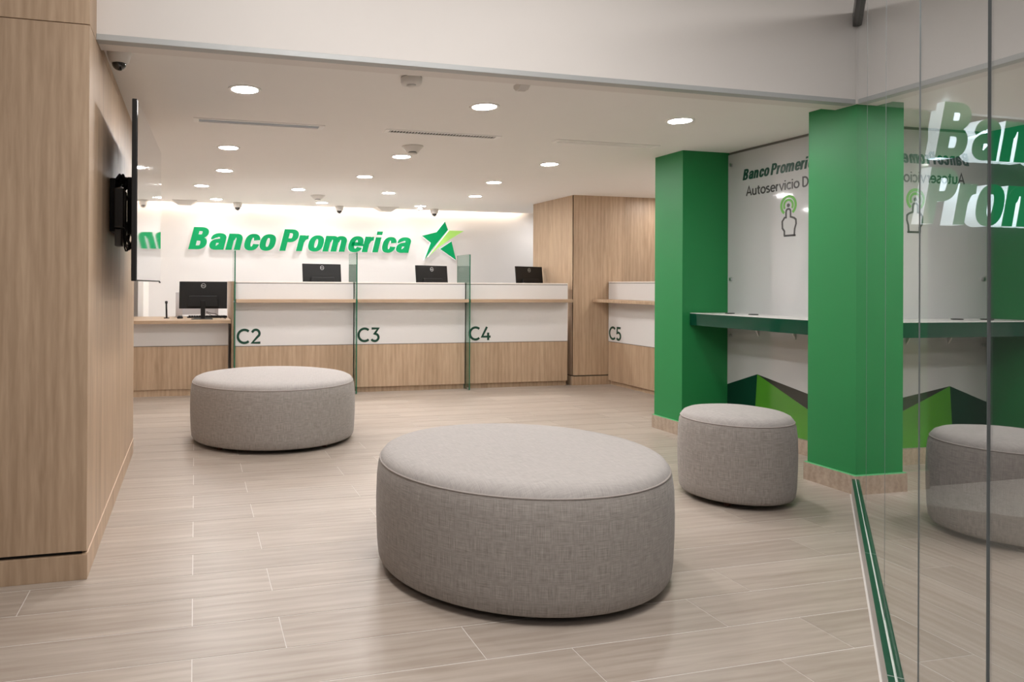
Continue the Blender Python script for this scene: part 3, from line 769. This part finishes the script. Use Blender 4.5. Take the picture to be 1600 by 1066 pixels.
for ri, (y, xs, where) in enumerate(rows):
    ords = ['leftmost', 'middle', 'rightmost'] if len(xs) == 3 else ['leftmost', 'second', 'third', 'rightmost']
    dm = M_dl2 if ri == 4 else M_dl
    for x, od in zip(xs, ords):
        lb = 'recessed round downlight, %s %s' % (od, where)
        if dm.name not in proto:
            o = downlight0(dm, lb); o.location = (x, y, CZ); proto[dm.name] = o; reg(o)
        else: copy_tree(proto[dm.name], (x, y, CZ), lb)
def vent(label, x0, y0, y1, kind):
    w, d = .875, y1 - y0
    t = thing('air_vent', label, 'air vent', (x0, y0, CZ), 'linear ceiling air diffusers')
    mb = MB()
    mb.box(0, .035, 0, d, -.006, 0).box(w - .035, w, 0, d, -.006, 0).box(.035, w - .035, 0, .02, -.006, 0).box(.035, w - .035, d - .02, d, -.006, 0)
    mb.build('frame', M_fix, t)
    if kind == 'vanes':
        B(.035, w - .035, .02, d - .02, -.001, -.0003).build('backing', M_ventdark, t)
        vb = MB()
        n = 36
        for k in range(n):
            x = .035 + (w - .07) * (k + .5) / n
            vb.prism([(x - .0045, -.0055), (x + .0015, -.0055), (x + .0045, -.0012), (x - .0015, -.0012)], lambda a, z, kk: (a, .02 + (d - .04) * kk, z))
        o = vb.build('vanes', M_fix, t); o['kind'] = 'stuff'
    else:
        B(.035, w - .035, .02, d - .02, -.001, -.0003).build('backing', M_slot if kind == 'slot' else M_fix, t)
        for yy in ((.045, .075) if kind == 'slot' else (.04, .065)):
            B(.036, w - .036, yy, yy + .012, -.0045, -.001).build('blade', M_slot if kind == 'slot' else M_fix, t)
vent('long blue-grey slotted ceiling vent behind the front-left downlight', -.017, 4.852, 4.975, 'slot')
vent('ceiling vent with many short slanted vanes, in the middle of the three', 1.288, 4.842, 4.945, 'vanes')
vent('plain closed white linear ceiling vent, rightmost of the three', 2.607, 4.83, 4.94, 'plain')
def cone_detector(label, x, y, s=1.0):
    t = thing('smoke_detector', label, 'smoke detector', (x, y, CZ), 'smoke detectors on the ceiling')
    MB().lathe([(0, 0), (.085 * s, 0), (.085 * s, -.006), (.078 * s, -.010), (.055 * s, -.035), (.048 * s, -.045), (.0, -.045)], n=36).build('body', M_fix2, t)
    MB().lathe([(.030 * s, -.045), (.030 * s, -.052), (0, -.052)], n=24, sm=False).build('sensor_chamber', M_ventdark, t)
    MB().lathe([(0, -.052), (.038 * s, -.052), (.034 * s, -.062), (0, -.063)], n=24).build('cover', M_fix2, t)
cone_detector('cone-shaped white smoke detector behind the vaned vent', 1.652, 5.40, 1.0)
cone_detector('cone-shaped white smoke detector far back near the teller area', 1.453, 8.72, 1.05)
def disc_detector(label, x, y, r):
    t = thing('smoke_detector', label, 'smoke detector', (x, y, CZ), 'smoke detectors on the ceiling')
    MB().lathe([(0, 0), (r * .97, 0), (r * .97, -.005), (r, -.006), (r, -.030), (r * .9, -.040), (0, -.042)], n=40).build('body', M_fix2, t)
    MB().lathe([(r * .45, -.041), (r * .48, -.048), (r * .2, -.052), (0, -.053)], n=24).build('cover', M_fix2, t)
    MB().lathe([(r * .93, -.0045), (r * .975, -.0045), (r * .975, -.0025), (r * .93, -.0025)], n=36, sm=False).build('base_gap', M_ventdark, t)
disc_detector('flat disc-shaped white smoke detector close to the bulkhead', 1.093, 3.60, .056)
disc_detector('small white disc detector near the back wall, left of the right camera', 3.057, 9.62, .05)
t = thing('motion_sensor', 'small white wedge-shaped sensor on the ceiling close to the bulkhead', 'sensor', (1.705, 3.56, CZ))
mb = MB(); mb.prism([(-.045, -.0), (.045, -.0), (.045, -.018), (.02, -.036), (-.02, -.036), (-.045, -.018)], lambda y, z, k: (-.03 + .06 * k, y, z)); mb.build('housing', M_fix2, t, bev=.004)
B(-.018, .018, -.012, .012, -.039, -.0355).build('lens', P('sensor_lens', (.6, .56, .52), .3), t, bev=.002)
for x, lb in ((-.14, 'white tapered square ceiling diffuser above the left of the sign'), (2.61, 'white tapered square ceiling diffuser above the right end of the sign lettering')):
    t = thing('square_diffuser', lb, 'ceiling diffuser', (x, 9.80, CZ), 'square ceiling diffusers near the back wall')
    b_ = [(-.155, -.12), (.155, -.12), (.155, .12), (-.155, .12)]; s_ = [(-.08, -.06), (.08, -.06), (.08, .06), (-.08, .06)]
    mb = MB(); mb.v = [(a, c, -.006) for a, c in b_] + [(a, c, -.055) for a, c in s_]
    mb.quad((4, 5, 6, 7))
    for i in range(4): mb.quad((i, (i + 1) % 4, 4 + (i + 1) % 4, 4 + i))
    mb.quad((3, 2, 1, 0)); mb.build('cone', M_fix2, t)
    B(-.16, .16, -.125, .125, -.006, 0).build('flange', M_fix2, t)
def camera_unit(label, x, y, r, rz=0):
    t = thing('security_camera', label, 'security camera', (x, y, CZ), 'dome security cameras on the ceiling', rz)
    MB().lathe([(0, 0), (r, 0), (r, -.006), (r * .97, -.02), (r * .82, -r * .95), (r * .62, -r * 1.02), (0, -r * 1.02)], n=40).build('housing', M_fix2, t)
    z0 = -r * 1.0; q = r * .60
    pr = [(q * math.cos(math.radians(a)), z0 - q * .1 - q * math.sin(math.radians(a))) for a in range(0, 91, 10)]; pr[-1] = (0, pr[-1][1])
    MB().lathe(pr, n=32).build('smoked_dome', M_dome, t)
    MB().lathe([(0, z0 - q * .6), (q * .3, z0 - q * .6), (q * .3, z0 - q * 1.12), (0, z0 - q * 1.12)], (q * .1, -q * .15), n=18).build('lens', M_blackg, t)
    MB().lathe([(r * .61, z0 - .001), (r * .66, z0 - .001), (r * .66, z0 - .005), (r * .61, z0 - .005)], n=32, sm=False).build('dome_ring', M_fix2, t)
camera_unit('large white dome camera in the ceiling corner by the left oak wall', -.352, 3.565, .0545)
camera_unit('small dome camera above the first letters of the wall sign', .545, 9.80, .062)
camera_unit('small dome camera above the middle of the wall sign', 1.937, 9.80, .062)
camera_unit('small dome camera above the star of the wall sign', 3.33, 9.80, .062)
